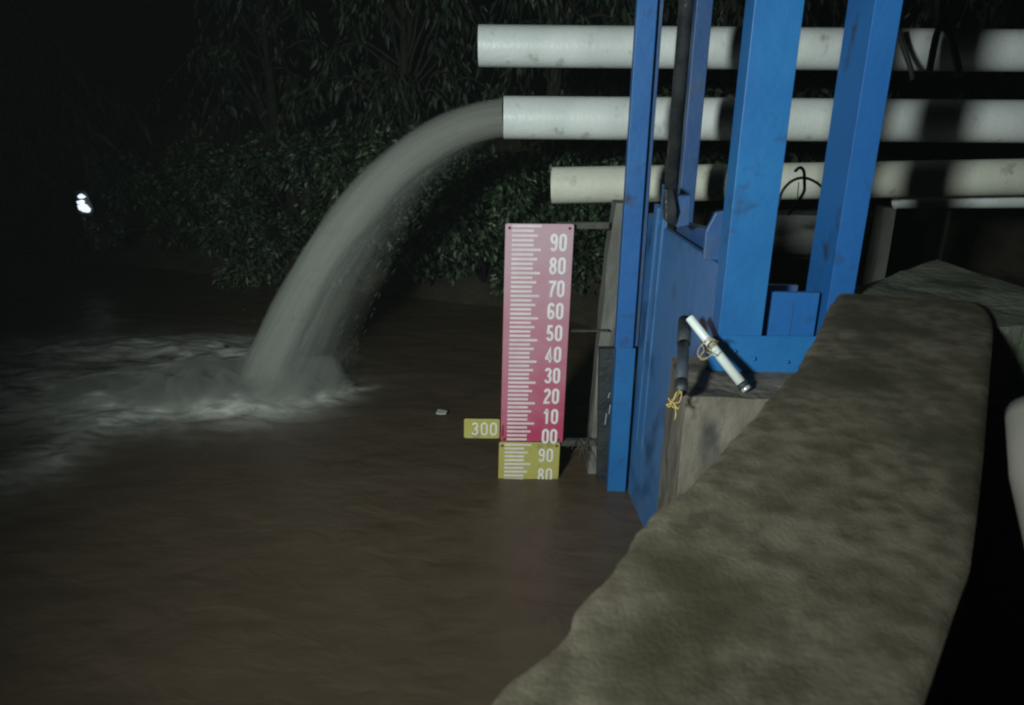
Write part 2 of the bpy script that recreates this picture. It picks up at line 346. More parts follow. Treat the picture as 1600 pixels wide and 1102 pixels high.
# stiffeners at the far end of the leaf
for k, (pa, pb, y, ztop) in enumerate([(1002,1019,2.99,322),(1021,1041,2.90,292)]):
    z = D(pb, ztop, y).z; x = leaf_x(y)
    MB().prism([(x-.004,y,.30),(x-.004,y-.03,.9),(x-.004,y-.07,z),(x-.004,y,z+.01)], (.02,0,0)).build('stiffener', M['leaf_blue'], gate, .002)
MB().prism([(leaf_x(2.85)+.05,2.85,zt2-.25),(leaf_x(2.2)+.05,2.25,zt2-.25),(leaf_x(2.2)+.05,2.25,zt2+.075),(leaf_x(2.85)+.05,2.85,zt1+.02)], (.05,.0,0)).build('door_back', M['blue_dark'], gate, .004)
ys_ = 2.5
# lifting spindle and its clevis
sx = D(1068,60,ys_); ztc = D(1055,318,ys_).z
MB().tube([(sx.x,ys_,ztc-.02),(sx.x,ys_,ZT)], .023, 16).build('spindle', M['black'], gate)
s2 = MB()
s2.prism([D(1040,296,2.46), D(1052,296,2.46), D(1058,330,2.46), D(1052,352,2.46), D(1040,346,2.46)], (0,.05,0))
s2.build('clevis', M['black'], gate, .003)
MB().prism([D(1056,306,2.5), D(1080,306,2.5), D(1077,352,2.5), D(1058,356,2.5)], (0,.05,0)).build('clevis_plate', M['blue_dark'], gate, .003)
MB().prism([D(1099,405,2.3), D(1103,362,2.3), D(1119,332,2.3), D(1140,328,2.3), D(1140,420,2.3)], (0,.02,0)).build('gusset', M['blue_dark'], gate, .003)
# near posts: folded channels
x1a, x1b = D(1136,400,YN).x, D(1206,400,YN).x
zb = D(1150,560,YN).z
vbox(x1a, x1b, YN, YN+.09, zb-.1, ZT).build('guide_post', M['blue_bright'], gate, .0015)
x2a, x2m, x2b = D(1274,400,YN+.04).x, D(1300,400,YN+.04).x, D(1352,400,YN).x
vbox(D(1303,400,YN+.04).x, x2b, YN+.03, YN+.21, .6, ZT).build('guide_post', M['blue'], gate, .001)
# filler box and face plate between the near posts
zf_ = D(1235,452,YN+.1).z
xg0, xg1 = D(1199,490,YN+.06).x, D(1276,490,YN+.06).x
vbox(xg0, xg1, YN+.055, YN+.075, .6, zf_).build('filler_plate', M['blue'], gate, .003)
vbox((xg0+xg1)/2-.002, (xg0+xg1)/2+.001, YN+.0535, YN+.0548, .75, zf_-.03).build('seam', M['blue_dark'], gate)
MB().prism([D(x_, y_, YN-.006) for x_, y_ in ((1115,525),(1310,526),(1310,640),(1168,613),(1150,606),(1105,572))], (0,.0055,0)).build('face_plate', M['blue_bright'], gate, .001)
vbox(D(1184,500,YN+.1).x, D(1275,450,YN+.1).x, YN+.24, YN+.26, .5, zf_-.02).build('back_plate', M['blue_dark'], gate, .002)
for (px, py) in ((1178,560),(1230,565),(1148,548)):
    c = D(px, py, YN-.005); MB().tube([c, c+Vector((0,-.008,0))], .006, 6).build('bolt', M['blue'], gate)

# ------------------------------------------------------------------ pillar behind the gate with rubber seal
YP = 3.26
pil = empty('concrete_pillar', Vector((D(940,700,YP).x, YP, 0)), 'weathered grey concrete pillar beside the far blue post, right of the gauge', 'pillar')
def rough_prism(pts, off, sub, amp, mat_, name, parent, seed=0):
    o = MB().prism(pts, off).build(name, mat_, parent)
    bm = bmesh.new(); bm.from_mesh(o.data)
    bmesh.ops.triangulate(bm, faces=[f for f in bm.faces if len(f.verts) > 4])
    bmesh.ops.subdivide_edges(bm, edges=bm.edges, cuts=sub, use_grid_fill=True)
    for v in bm.verts:
        q = v.co*7+Vector((seed, 0, 0)); v.co += Vector((mnoise.noise(q), mnoise.noise(q+Vector((9,0,0))), mnoise.noise(q+Vector((0,9,0)))))*amp
    bm.to_mesh(o.data); bm.free(); return o
rough_prism([D(963,318,YP), D(992,318,YP), D(990,800,YP), D(912,800,YP), D(922,700,YP), D(938,520,YP), D(950,400,YP)], (0,.14,0), 6, .006, M['pillar'], 'shaft', pil)
rub = MB().prism([D(937,546,YP-.08), D(962,546,YP-.08), D(958,800,YP-.08), D(932,800,YP-.08)], (0,.05,0)).build('rubber_seal', M['rubber'], pil, .003)
s3 = MB()
for (px, py, l) in ((952,618,8),(957,630,14),(953,640,14),(947,655,18),(958,672,8),(955,708,10)):
    s3.prism([D(px,py-l*.5,YP-.082), D(px+1.6,py-l*.5,YP-.082), D(px-1,py+l*.5,YP-.082), D(px-2.4,py+l*.5,YP-.082)], (0,.003,0))
s3.build('scratch_marks', mat('pale_scratch', (.28,.32,.36), .6), rub)

# ------------------------------------------------------------------ staff gauge
YG = 3.19
gb = D(830.5, 690, YG); gt = D(843.5, 350, YG-.015)
gup = (gt-gb); GH = gup.length; gup.normalize(); gr = (D(897,351,YG)-D(790,350,YG)); GW = gr.length; gr.normalize()
gn = gr.cross(gup).normalized()                                   # points to the viewer or away
if gn.y > 0: gn = -gn
S = GH/1.0
gauge = empty('water_level_gauge', Vector((gb.x, gb.y, 0)), 'tall red and yellow water level gauge board with white numbers standing in the water', 'water gauge')
def gp(u, v, n=0.0, org=None): return (org or gb) + gr*u + gup*v + gn*n
def gplate(name, u0, u1, v0_, v1, th, n, material, org=None):
    pts = []                                                      # rounded corners
    r = .008
    for (cu, cv, a0) in ((u1-r, v1-r, 0), (u0+r, v1-r, 90), (u0+r, v0_+r, 180), (u1-r, v0_+r, 270)):
        for k in range(4): a = math.radians(a0+k*30); pts.append(gp(cu+r*math.cos(a), cv+r*math.sin(a), n, org))
    return MB().prism(pts, gn*(-th)).build(name, material, gauge, .0012)
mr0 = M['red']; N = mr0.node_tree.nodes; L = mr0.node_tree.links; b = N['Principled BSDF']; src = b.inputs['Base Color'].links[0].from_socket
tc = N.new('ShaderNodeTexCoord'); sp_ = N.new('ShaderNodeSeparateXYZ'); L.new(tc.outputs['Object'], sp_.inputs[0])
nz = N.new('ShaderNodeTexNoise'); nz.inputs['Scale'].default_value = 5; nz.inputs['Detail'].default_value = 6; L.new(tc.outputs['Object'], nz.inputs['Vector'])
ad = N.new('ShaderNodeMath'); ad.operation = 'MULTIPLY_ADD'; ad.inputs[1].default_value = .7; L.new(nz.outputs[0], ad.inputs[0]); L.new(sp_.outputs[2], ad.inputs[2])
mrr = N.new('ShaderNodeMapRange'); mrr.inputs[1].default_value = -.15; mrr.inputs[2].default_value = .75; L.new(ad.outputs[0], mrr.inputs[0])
mxx = N.new('ShaderNodeMix'); mxx.data_type = 'RGBA'; L.new(mrr.outputs[0], mxx.inputs[0]); L.new(src, mxx.inputs[6]); mxx.inputs[7].default_value = (.45,.27,.33,1); L.new(mxx.outputs[2], b.inputs['Base Color'])  # lamp glare on the upper board painted into the red as a pale fade
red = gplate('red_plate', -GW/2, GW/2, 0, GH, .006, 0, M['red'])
oy = D(827.5, 691, YG+.004)
YH = .46
yel = gplate('yellow_plate', -GW/2*.985, GW/2*.985, -YH, -.002, .006, -.001, M['yellow'], oy)
def ticks(u0, v_top, v_bot, step, org, parent, cut=None, th=.0012):
    mb = MB(); k = 0; v = v_top
    while v - step*.5 > v_bot:
        ln = (.53,.42,.48,.42,.42)[k % 5]; 
        a, c = v, v-step*.5
        u1 = -GW/2+GW*ln
        mb.prism([gp(u0,a,.0006,org), gp(u1,a,.0006,org), gp(u1,c,.0006,org), gp(u0,c,.0006,org)], gn*th)
        v -= step; k += 1
    return mb.build('tick_marks', M['white'], parent)
st = GH/50
ticks(-GW/2+GW*.10, GH-.004, .0, st, gb, red)
ticks(-GW/2+GW*.10, -.008, -YH+.01, st, oy, yel)
def arc(cx, cy, rx, ry, a0, a1, n=14): return [(cx+rx*math.cos(math.radians(a0+(a1-a0)*k/n)), cy+ry*math.sin(math.radians(a0+(a1-a0)*k/n))) for k in range(n+1)]
GL = {                                                            # stroke centre lines in a 1 x 2 cell
 '0': [(arc(.5,1.48,.36,.38,0,180)+arc(.5,.52,.36,.38,180,360)+[(.86,1.48)])],
 '1': [[(.16,1.42),(.40,1.56),(.52,1.86),(.60,1.86),(.60,.0)]],
 '2': [arc(.5,1.46,.35,.40,170,-30)+[(.62,.98),(.30,.58),(.16,.16),(.92,.16)]],
 '3': [arc(.48,1.46,.34,.40,165,-70,12)+[(.44,1.06)], [(.46,1.04)]+arc(.48,.56,.37,.42,75,-165,14)],
 '4': [[(.66,0),(.66,1.84),(.12,.62),(.12,.50),(1.0,.50)]],
 '5': [[(.86,1.84),(.30,1.84),(.20,1.06)]+arc(.48,.62,.37,.48,125,-160,16)],
 '6': [arc(.52,1.44,.34,.42,20,170,10)+[(.15,1.0),(.15,.62)], arc(.5,.58,.35,.44,0,360,22)],
 '7': [[(.08,1.80),(.92,1.80),(.60,1.16),(.42,.50),(.38,0)]],
 '8': [arc(.5,1.47,.31,.38,-90,270,20), arc(.5,.57,.36,.43,90,450,20)],
 '9': [arc(.48,.56,.34,.42,200,350,10)+[(.85,1.0),(.85,1.38)], arc(.5,1.42,.35,.44,0,360,22)]}
def ribbon(mb, pl, wd, to3, n0, th):
    pl = [Vector((p[0], p[1])) for p in pl]; pl = [p for i, p in enumerate(pl) if i == 0 or (p-pl[i-1]).length > 1e-4]
    k = len(pl); closed = (pl[0]-pl[-1]).length < 1e-3
    if closed: pl = pl[:-1]; k -= 1
    L_, R2 = [], []
    for i, p in enumerate(pl):
        a = pl[(i-1) % k] if (closed or i) else None; c = pl[(i+1) % k] if (closed or i < k-1) else None
        d1 = (p-a).normalized() if a is not None else None; d2 = (c-p).normalized() if c is not None else None
        d1 = d1 or d2; d2 = d2 or d1; nn = Vector((-(d1+d2).y, (d1+d2).x)).normalized(); m_ = 1/max(.6, nn.dot(Vector((-d2.y, d2.x))))
        L_.append(p+nn*wd/2*m_); R2.append(p-nn*wd/2*m_)
    vs = [to3(q, n0+th) for q in L_]+[to3(q, n0+th) for q in R2]+[to3(q, n0) for q in L_]+[to3(q, n0) for q in R2]
    e = k if closed else k-1; fs = []
    for i in range(e):
        j = (i+1) % k; fs += [(i, j, k+j, k+i), (2*k+i, 2*k+j, j, i), (k+i, k+j, 3*k+j, 3*k+i), (2*k+j, 2*k+i, 3*k+i, 3*k+j)]
    if not closed: fs += [(0, k, 3*k, 2*k), (k-1, 3*k-1-0, 4*k-1, 2*k-1)][:1]
    mb.add(vs, fs)
def number(txt, u, v, hgt, wid, org, parent, material=M['number'], bold=.30, n=.0008):
    mb = MB(); gap = .26; tot = len(txt)*1.0+(len(txt)-1)*gap; sx1 = wid/tot; sy1 = hgt/2
    for i, ch in enumerate(txt):
        for q, pl in enumerate(GL[ch]):
            ox = i*(1+gap)
            ribbon(mb, [(p[0]*sx1/sy1, p[1]) for p in pl], bold, lambda p, h: org+gr*(u-wid/2+ox*sx1+p.x*sy1)+gup*(v-hgt/2+p.y*sy1)+gn*h, n, .0009+.0003*q)
    return mb.build('number', material, parent)
for k in range(10):
    number(str(90-10*k) if k < 9 else '00', GW*.285, GH*(1-.081-.0995*k)+.004, .074*S, GW*.235, gb, red)
number('90', GW*.27, -.066*S, .070*S, GW*.235, oy, yel, bold=.24)
number('80', GW*.27, -.168*S, .070*S, GW*.235, oy, yel, bold=.24)
number('70', GW*.27, -.256*S, .070*S, GW*.235, oy, yel, bold=.24)
# small plate to the left
c3 = D(752, 670.5, YG+.012); 
o3 = gplate('small_yellow_plate', -.082, .087, -.050, .050, .005, -.002, M['yellow'], c3)
number('300', .014, 0, .066*S, .122, c3, o3, bold=.20, n=-.0015)
for (u, v, org, par) in ((-GW/2+.018,GH-.018,gb,red),(GW/2-.018,GH-.018,gb,red),(-GW/2+.018,.012,gb,red),(GW/2-.022,.012,gb,red),(-GW/2+.018,-.02,oy,yel),(GW/2-.018,-.018,oy,yel)):
    p = gp(u, v, .000, org); MB().tube([p, p+gn*.004], .006, 10).build('screw', M['screw'], par)
MB().prism([gp(-GW/2+.006,.028,.001), gp(-GW/2+.014,.028,.001), gp(-GW/2+.013,.088,.001), gp(-GW/2+.007,.080,.001)], gn*.001).build('rust_streak', M['screw'], red)
# brackets that tie the gauge to the pillar
for (py, h, mt) in ((353,10,'steel'),(518,2,'steel'),(693,9,'steel')):
    a = D(870, py, YG+.05); c = D(955, py+2, YG+.05)
    MB().prism([D(870,py-h/2,YG+.03), D(952,py-h/2,YG+.03), D(952,py+h/2,YG+.03), D(870,py+h/2,YG+.03)], (0,.03,0)).build('bracket', M[mt], gauge, .002)
vbox(D(800,600,YG+.04).x, D(812,600,YG+.04).x, YG+.02, YG+.05, -.4, gt.z-.02).build('backing_rail', M['steel'], gauge, .002)
# twigs caught on the lowest bracket
mbt = MB()
for k in range(14):
    p = D(random.uniform(895,935), random.uniform(684,700), YG+.01); q = p+Vector((random.uniform(-.06,.06), random.uniform(-.03,.03), random.uniform(-.12,.01)))
    mbt.tube([p, (p+q)/2+Vector((random.uniform(-.01,.01),0,.01)), q], [.003,.0025,.001], 5)
tag(mbt.build('caught_twigs', mat('wet_twig', (.06,.052,.038), .8)), 'small tangle of wet twigs caught on the lowest gauge bracket', 'twigs')

# ------------------------------------------------------------------ pier under the near posts
pc = D(1071, 622, 1.91); ZPi = pc.z
pr = rough_prism([(pc.x, 1.91, -.5), (1.9, 1.91, -.5), (1.9, 1.91, ZPi), (pc.x, 1.91, ZPi)], (.03, .36, 0), 14, .012, M['pier'], 'concrete_pier', None, 3)
tag(pr, 'brown stained concrete pier block beneath the blue posts, behind the parapet', 'pier')

# ------------------------------------------------------------------ parapet wall in the foreground
ZW = 1.19
left = [(560,1330),(640,1240),(700,1175),(765,1102),(830,1030),(880,985),(915,935),(950,890),(985,845),(1010,812),(1060,768),(1100,735),(1160,670),(1198,622),(1222,598),(1248,572),(1262,548),(1276,522),(1290,490),(1309,457)]
right = [(1330,1330),(1385,1240),(1415,1175),(1442,1102),(1470,1020),(1497,940),(1516,890),(1528,800),(1537,720),(1543,640),(1548,580),(1551,540),(1552,520),(1552,508),(1550,498),(1547,490),(1543,484),(1538,478),(1530,474),(1520,471)]
def resample(pl, n):
    pl = [Vector(p) for p in pl]; d = [0]
    for a, c in zip(pl[:-1], pl[1:]): d.append(d[-1]+(c-a).length)
    out = []
    for k in range(n):
        t = d[-1]*k/(n-1); i = max(j for j in range(len(d)) if d[j] <= t+1e-9); i = min(i, len(pl)-2)
        out.append(pl[i].lerp(pl[i+1], (t-d[i])/(d[i+1]-d[i])))
    return out
nl, nc = 150, 60
LL = resample([W(a, c, ZW) for a, c in left], nl); RR = resample([W(a, c, ZW) for a, c in right], nl)
vs = []; 
for i in range(nl):
    row = []
    for j in range(nc+1):
        t = j/nc; p = LL[i].lerp(RR[i], t)
        q = Vector((p.x*3, p.y*3, 0)); z = .003*mnoise.fractal(q, 1, 2, 2)
        e = min(t, 1-t)*.33; z -= .006*math.exp(-((p.x-W(1330,832,ZW).x)**2+(p.y-W(1330,832,ZW).y)**2)/.008**2)
        z -= .006*math.exp(-e/.006)
        if j <= 2: p = p + Vector((mnoise.fractal(q*5+Vector((2,2,2)),1,2,3)*.008*(1-j/3), 0, 0)); z -= abs(mnoise.noise(q*11))*.008*(1-j/3)
        if j == 0:
            nn = Vector((mnoise.fractal(q*2,1,2,4), mnoise.fractal(q*2+Vector((5,5,5)),1,2,4), 0))*.005; p = p+nn
        row.append(Vector((p.x, p.y, ZW+z)))
    a, c = row[0], row[-1]
    row = [Vector((a.x-.01, a.y+.005, -.5)), Vector((a.x-.008, a.y+.004, ZW-.35)), Vector((a.x-.004, a.y, ZW-.05))] + row + [Vector((c.x+.004, c.y, ZW-.05)), Vector((c.x+.006, c.y, ZW-.35)), Vector((c.x+.008, c.y, -.5))]
    vs += row
R_ = nc+1+6
fs = [(i*R_+j, i*R_+j+1, (i+1)*R_+j+1, (i+1)*R_+j) for i in range(nl-1) for j in range(R_-1)]
fs += [tuple(range(R_))[::-1], tuple(range((nl-1)*R_, nl*R_))]
o = MB().add(vs, fs, True).build('parapet_wall', M['concrete']); e_ = o.modifiers.new('edges', 'EDGE_SPLIT'); e_.split_angle = math.radians(38)
tag(o, 'broad mossy brown concrete parapet running diagonally through the foreground', 'wall')
# slab beyond the parapet
sl = [W(*p, ZW-.028) for p in ((1330,452),(1395,430),(1462,405),(1600,447),(1760,495),(1760,520),(1600,508),(1556,512),(1500,530),(1500,500),(1420,490),(1345,480))]
o = rough_prism(sl, (0,0,-1.3), 5, .008, M['slab'], 'concrete_ledge', None, 8)
tag(o, 'greenish concrete ledge behind the far end of the parapet', 'ledge')

# ground of the yard on the right
gs = MB(); 
pts = [RR[0]+Vector((.03,-.2,0)), RR[60], RR[-1]+Vector((.0,.1,0)), Vector((1.2,3.0,0)), Vector((6,5,0)), Vector((6,-3,0)), Vector((.2,-3,0))]
gs.add([(p.x+.0, p.y, .12) for p in pts], [tuple(range(len(pts)))]).build('yard_ground', M['dark_soil'])['kind'] = 'structure'
# white post at the right edge
wp = W(1612, 900, .40); top = P(1617, 652, 1.05)
mbp = MB(); mbp.tube([P(1630,920,.93), P(1626,840,.95), P(1623,750,.98), P(1622,660,1.02), P(1621,645,1.03)], [.010,.020,.033,.038,.038], 24)
tag(mbp.build('plastic_post', mat('dull_white_plastic', (.16,.15,.135), .7, (.11,.105,.09), 6, dirt=(.12,.11,.09), dscale=8)), 'pale white plastic post at the right edge beside the parapet', 'post')

# ------------------------------------------------------------------ white tube, hose and string on the pier
ta, tb_ = P(1077,496,2.17), P(1158,598,2.11)
tube = empty('tube_lamp', tb_, 'white tube lamp with black end cap tied slanting beside the gate, switched off', 'tube lamp')
td = (tb_-ta).normalized()
MB().tube([ta, ta+td*.002, tb_], [.0118,.0130,.0145], 24).build('white_tube', M['tube'], tube)
e1 = tb_+td*.001
MB().tube([e1, e1+td*.015], .0170, 24).build('end_cap', M['rubber'], tube)
MB().tube([e1+td*.0155, e1+td*.026], .0140, 20).build('metal_tip', M['chrome'], tube)
MB().tube([e1+td*.0265, e1+td*.0282], [.0075,.006], 16).build('contact', M['rubber'], tube)
# hose
h0, h1 = P(1070,501,2.24), P(1064,612,1.97)
hose = empty('hanging_hose', h1, 'dark hose stub hanging upright below the upper end of the white tube', 'hose')
hd = (h1-h0)
MB().tube([h0, h0+hd*.35], [.019,.020], 20).build('sleeve', M['rubber'], hose)
MB().tube([h0+hd*.352, h0+hd*.88], [.016,.017], 20).build('hose_body', M['hose'], hose)
MB().tube([h0+hd*.882, h1], [.018,.017], 20).build('ring', M['rubber'], hose)
MB().tube([h0+hd*.3+Vector((-.003,-.021,0)), h0+hd*.3+Vector((-.003,-.024,0))], .0028, 8).build('rivet', M['chrome'], hose)
# string round the tube
def helix(c, ax, r, turns, pitch, n=60, jit=.001):
    ax = ax.normalized(); a = ax.cross(Vector((0,0,1))).normalized(); b2 = ax.cross(a)
    return [c+ax*(pitch*(k/n*turns))+(a*math.cos(2*math.pi*turns*k/n)+b2*math.sin(2*math.pi*turns*k/n))*(r+random.uniform(-jit, jit)) for k in range(n+1)]
sc0 = ta.lerp(tb_, .42)
ms = MB(); ms.tube(helix(sc0, td, .0165, 3, .004), .0016, 6)
def loop(pts, r=.0015):
    out = []
    P_ = [Vector(p) for p in pts]
    for i in range(len(P_)-1):
        p0 = P_[max(i-1,0)]; p1 = P_[i]; p2 = P_[i+1]; p3 = P_[min(i+2, len(P_)-1)]
        for k in range(8):
            t = k/8; out.append(.5*((2*p1)+(p2-p0)*t+(2*p0-5*p1+4*p2-p3)*t*t+(3*p1-p0-3*p2+p3)*t**3))
    out.append(P_[-1]); return out
zz = 2.08
for pl in ([(1118,532),(1102,534),(1092,545),(1092,556),(1100,560),(1112,555),(1118,548)], [(1110,530),(1096,540),(1090,552),(1096,562),(1106,560)], [(1122,534),(1108,528),(1098,538),(1100,548),(1092,558),(1090,550)], [(1096,552),(1104,550),(1114,556)]):
    ms.tube(loop([P(a, c, zz+random.uniform(-.012,.012)) for a, c in pl]), .0014, 6)
tag(ms.build('string', M['string']), 'pale string wound and knotted round the middle of the white tube', 'string')
ms = MB(); zz = 1.93
ms.tube([P(1052,627,zz)]+helix(h1+Vector((0,0,-.002)), Vector((0,0,-1)), .006, 2, .003), .0014, 6)
for pl in ([(1062,610),(1054,622),(1048,630),(1041,633)], [(1058,612),(1052,625),(1050,634),(1056,638),(1062,636)], [(1064,612),(1063,626),(1056,630),(1048,628),(1044,622)], [(1048,624),(1053,632),(1060,640)], [(1050,628),(1046,636),(1041,632)], [(1055,636),(1056,648),(1054,656)]):
    ms.tube(loop([P(1052,627,zz)]+[P(a, c, zz+random.uniform(-.01,.01)) for a, c in pl]), .0016, 6)
tag(ms.build('string', M['string_y']), 'yellow string knot hanging from the bottom of the dark hose', 'string')

# bent rods between the near posts
mr_ = MB(); zz = 2.9
for pl, r in (([(1216,322),(1222,300),(1236,284),(1255,278),(1275,285),(1292,300)], .0055), ([(1242,268),(1250,262),(1256,268),(1257,285),(1256,300),(1246,316),(1232,336)], .006), ([(1248,285),(1246,310)], .002)):
    mr_.tube(loop([P(a, c, zz) for a, c in pl]), r, 8)
tag(mr_.build('bent_rod', M['wire']), 'thin arched rusty rods seen between the two near blue posts', 'rod')
# dark strands added for the looped shadows on the topmost pipe, right
mr_ = MB(); zz = 3.35
for pl, r in (([(1462,-20),(1470,30),(1462,60),(1452,112)], .016), ([(1474,-20),(1472,30),(1486,62),(1500,118)], .016), ([(1402,40),(1410,70),(1422,104),(1426,125)], .012)):
    mr_.tube(loop([P(a, c, zz) for a, c in pl]), r, 8)
tag(mr_.build('shadow_strands', M['wire']), 'dark strands standing in for looped shadows on the topmost pipe right of the blue posts', 'shadow_strand')

# ------------------------------------------------------------------ retaining wall and pipe stands at the back
zr = D(1240,338,4.5).z
rw = MB(); n_c = 5
for k in range(n_c):
    z0 = -.2+(zr+.2)*k/n_c; z1 = -.2+(zr+.2)*(k+1)/n_c-.012
    rw.box((D(1120,400,4.5).x, 4.5+.035*k, z0), (D(1370,400,4.5).x, 4.9, z1))
o = rw.build('retaining_wall', M['block'], bevel=.008); tag(o, 'dim stepped block wall seen between the near blue posts under the lowest pipe', 'wall')
for k, (px, pw, top_, lab) in enumerate([(1392,20,325,'dim concrete pipe stand just right of the second near blue post'), (1478,18,328,'faint concrete pipe stand under the lowest pipe further right')]):
    a = D(px-pw/2, top_, 4.05); c = D(px+pw/2, top_, 4.05)
    st_ = rough_prism([(a.x,4.05,.1),(c.x,4.05,.1),(c.x,4.05,a.z),(a.x,4.05,a.z)], (0,.1,0), 3, .008, M['pillar'], 'pipe_stand', None, k*4)
    tag(st_, lab, 'pipe stand', 'pipe stands')

# ------------------------------------------------------------------ bank
shore = [(-40,9.5),(-6,8.6),(-3.6,7.6),(-1.5,6.9),(-.2,6.35),(.7,5.8),(1.2,5.0),(1.6,4.7),(8,4.9),(40,6)]
sx_, sy_ = zip(*shore)
def bank_z(X, Y):
    d = Y-np.interp(X, sx_, sy_)+.35*(fbm(X, Y, 1.4, 3, 51)-.5)
    return np.where(d < 0, d*.6, np.minimum(d*.55, 1.3+d*.02))-.02+.08*fbm(X, Y, 3, 3, 61)*(d > 0)
grid_mesh('riverbank', np.linspace(-40,40,260), np.concatenate([np.linspace(4.2,12,90), np.linspace(12.5,60,20)]), bank_z, M['soil'], 'structure')
bz = lambda x, y: float(bank_z(np.array([x]), np.array([y]))[0])

# ------------------------------------------------------------------ plants
def leaf_mat(name, c1, c2, rough):
    m = bpy.data.materials.new(name); N, L, b = nodes(m); at = N.new('ShaderNodeAttribute'); at.attribute_name = 'rnd'
    mx = N.new('ShaderNodeMix'); mx.data_type = 'RGBA'; mx.inputs[6].default_value = (*c1, 1); mx.inputs[7].default_value = (*c2, 1)
    L.new(at.outputs['Fac'], mx.inputs[0]); L.new(mx.outputs[2], b.inputs['Base Color']); b.inputs['Roughness'].default_value = rough; b.inputs['Specular IOR Level'].default_value = .5
    return m
LM = [leaf_mat('wet_leaves', (.009,.020,.011), (.045,.070,.038), .55), leaf_mat('small_leaves', (.016,.036,.018), (.085,.13,.07), .45), leaf_mat('pale_blades', (.07,.11,.06), (.16,.2,.12), .5)]
def foliage_mesh(name, pts, dirs, size, wid, material, parent, droop=.5):
    n = len(pts); pts = np.array(pts); dirs = np.array(dirs)
    dirs = dirs/np.linalg.norm(dirs, axis=1, keepdims=True)
    rnd = rng.normal(size=(n, 3)); side = np.cross(dirs, rnd); side /= np.linalg.norm(side, axis=1, keepdims=True)
    nrm = np.cross(side, dirs)
    L_ = (size*(.45+1.1*rng.random(n)**1.5))[:, None]; Wd = L_*wid
    a = pts; mid = pts+dirs*L_*.45; e = pts+dirs*L_ + np.array([0,0,-1])*L_*droop*.35
    v = np.stack([a, mid+side*Wd*.5+nrm*Wd*.12, e, mid-side*Wd*.5+nrm*Wd*.12, mid], 1).reshape(-1, 3)
    b0 = (np.arange(n)*5)[:, None]
    f = np.concatenate([b0+np.array([0,1,4]), b0+np.array([1,2,4]), b0+np.array([2,3,4]), b0+np.array([3,0,4])], 1).reshape(-1, 3)
    org = np.array(parent_world(parent)[:])
    me = bpy.data.meshes.new(name); me.from_pydata((v-org).tolist(), [], f.tolist()); me.materials.append(material)
    r = np.repeat(rng.random(n)**1.6, 4); me.attributes.new('rnd', 'FLOAT', 'FACE').data.foreach_set('value', r.astype(np.float32))
    o = bpy.data.objects.new(name, me); COL.objects.link(o); o.parent = parent
    return o
def drooping_tree(name, x, y, h, spread, nb, label, leaf=.095, wid=.36, lean=(0,0), cat='tree', lm=0, per=46, group=None):
    z0 = bz(x, y); base = Vector((x, y, z0-.05)); t = empty(name, base, label, cat, group)
    mb = MB(); topc = base+Vector((lean[0]*.5, lean[1]*.5, h*.7))
    pth = [base, base.lerp(topc, .35)+Vector((random.uniform(-.08,.08),0,0)), base.lerp(topc, .7)+Vector((random.uniform(-.08,.08),0,0)), topc]
    mb.tube(pth, [.07,.055,.04,.025], 10)
    pts, dirs = [], []; br = MB()
    for k in range(nb):
        a = random.uniform(0, 2*math.pi); r = spread*random.uniform(.35,1.1); s = base.lerp(topc, random.uniform(.35,1))
        rise = h*random.uniform(.02,.32); d = Vector((math.cos(a)*r+lean[0]*.6, math.sin(a)*r*.8+lean[1]*.6, 0))
        prev = None; path = []
        dr = h*random.uniform(.15,.45)
        for i in range(15):
            q = i/14; p = s + d*q + Vector((0,0, rise*math.sin(min(q*1.5,1)*math.pi/2) - dr*max(0,q-.35)**1.5*1.6))
            p += Vector([mnoise.noise(p*2+Vector((k,0,0))), mnoise.noise(p*2+Vector((0,k,0))), mnoise.noise(p*2+Vector((0,0,k)))])*.09
            path.append(p)
        br.tube(path, [.014*(1-q/15)+.003 for q in range(15)], 5)
        for i in range(per):
            q = random.uniform(.25,1)**.8*13.99; i0 = int(q); p = path[i0].lerp(path[i0+1], q-i0); tg = (path[i0+1]-path[i0]).normalized()
            off = Vector((random.gauss(0,1), random.gauss(0,1), random.gauss(-.5,.7)))
            dd = tg*.5+off*.5+Vector((0,0,-.75)); pts.append(p+off*.05); dirs.append(dd)
    mb.build('trunk', M['bark'], t); br.build('branches', M['bark'], t)
    foliage_mesh('foliage', pts, dirs, leaf, wid, LM[lm], t)
def shrub(name, x, y, w_, h, n, label, leaf=.05, wid=.6, cat='shrub', lm=1, group=None, d_=None):
    z0 = bz(x, y); base = Vector((x, y, z0-.05)); t = empty(name, base, label, cat, group); pts, dirs = [], []; mb = MB(); d_ = d_ or w_
    clumps = [(Vector((random.uniform(-1,1)*w_, random.uniform(-1,.6)*d_, random.uniform(.1,1)**.9*h)), random.uniform(.14,.30)) for _ in range(int(26*w_+8))]
    for c, r in clumps:
        c.z *= (1-.35*abs(c.x)/w_)
        mb.tube([base, base+c*.5+Vector((0,0,.1*h)), base+c], [.014,.01,.004], 5)
        for k in range(n//len(clumps)):
            dv = Vector((random.gauss(0,1), random.gauss(0,1), random.gauss(0,1))).normalized(); p = base+c+dv*r*random.uniform(.5,1.05)
            if p.z < z0-.25: p.z = z0-.25+random.random()*.1
            pts.append(p); dirs.append(dv+Vector((random.gauss(0,.5), random.gauss(0,.5), -.35)))
    mb.build('stems', M['bark'], t); foliage_mesh('foliage', pts, dirs, leaf, wid, LM[lm], t)
TG = 'trees on the far bank'; SG = 'shrubs along the far waterline'
def at(px, Y, py=300): return D(px, py, Y).x
drooping_tree('bank_tree', at(430,8.3), 8.3, 3.6, 1.5, 40, 'tall drooping tree at the top left of the water jet', group=TG)
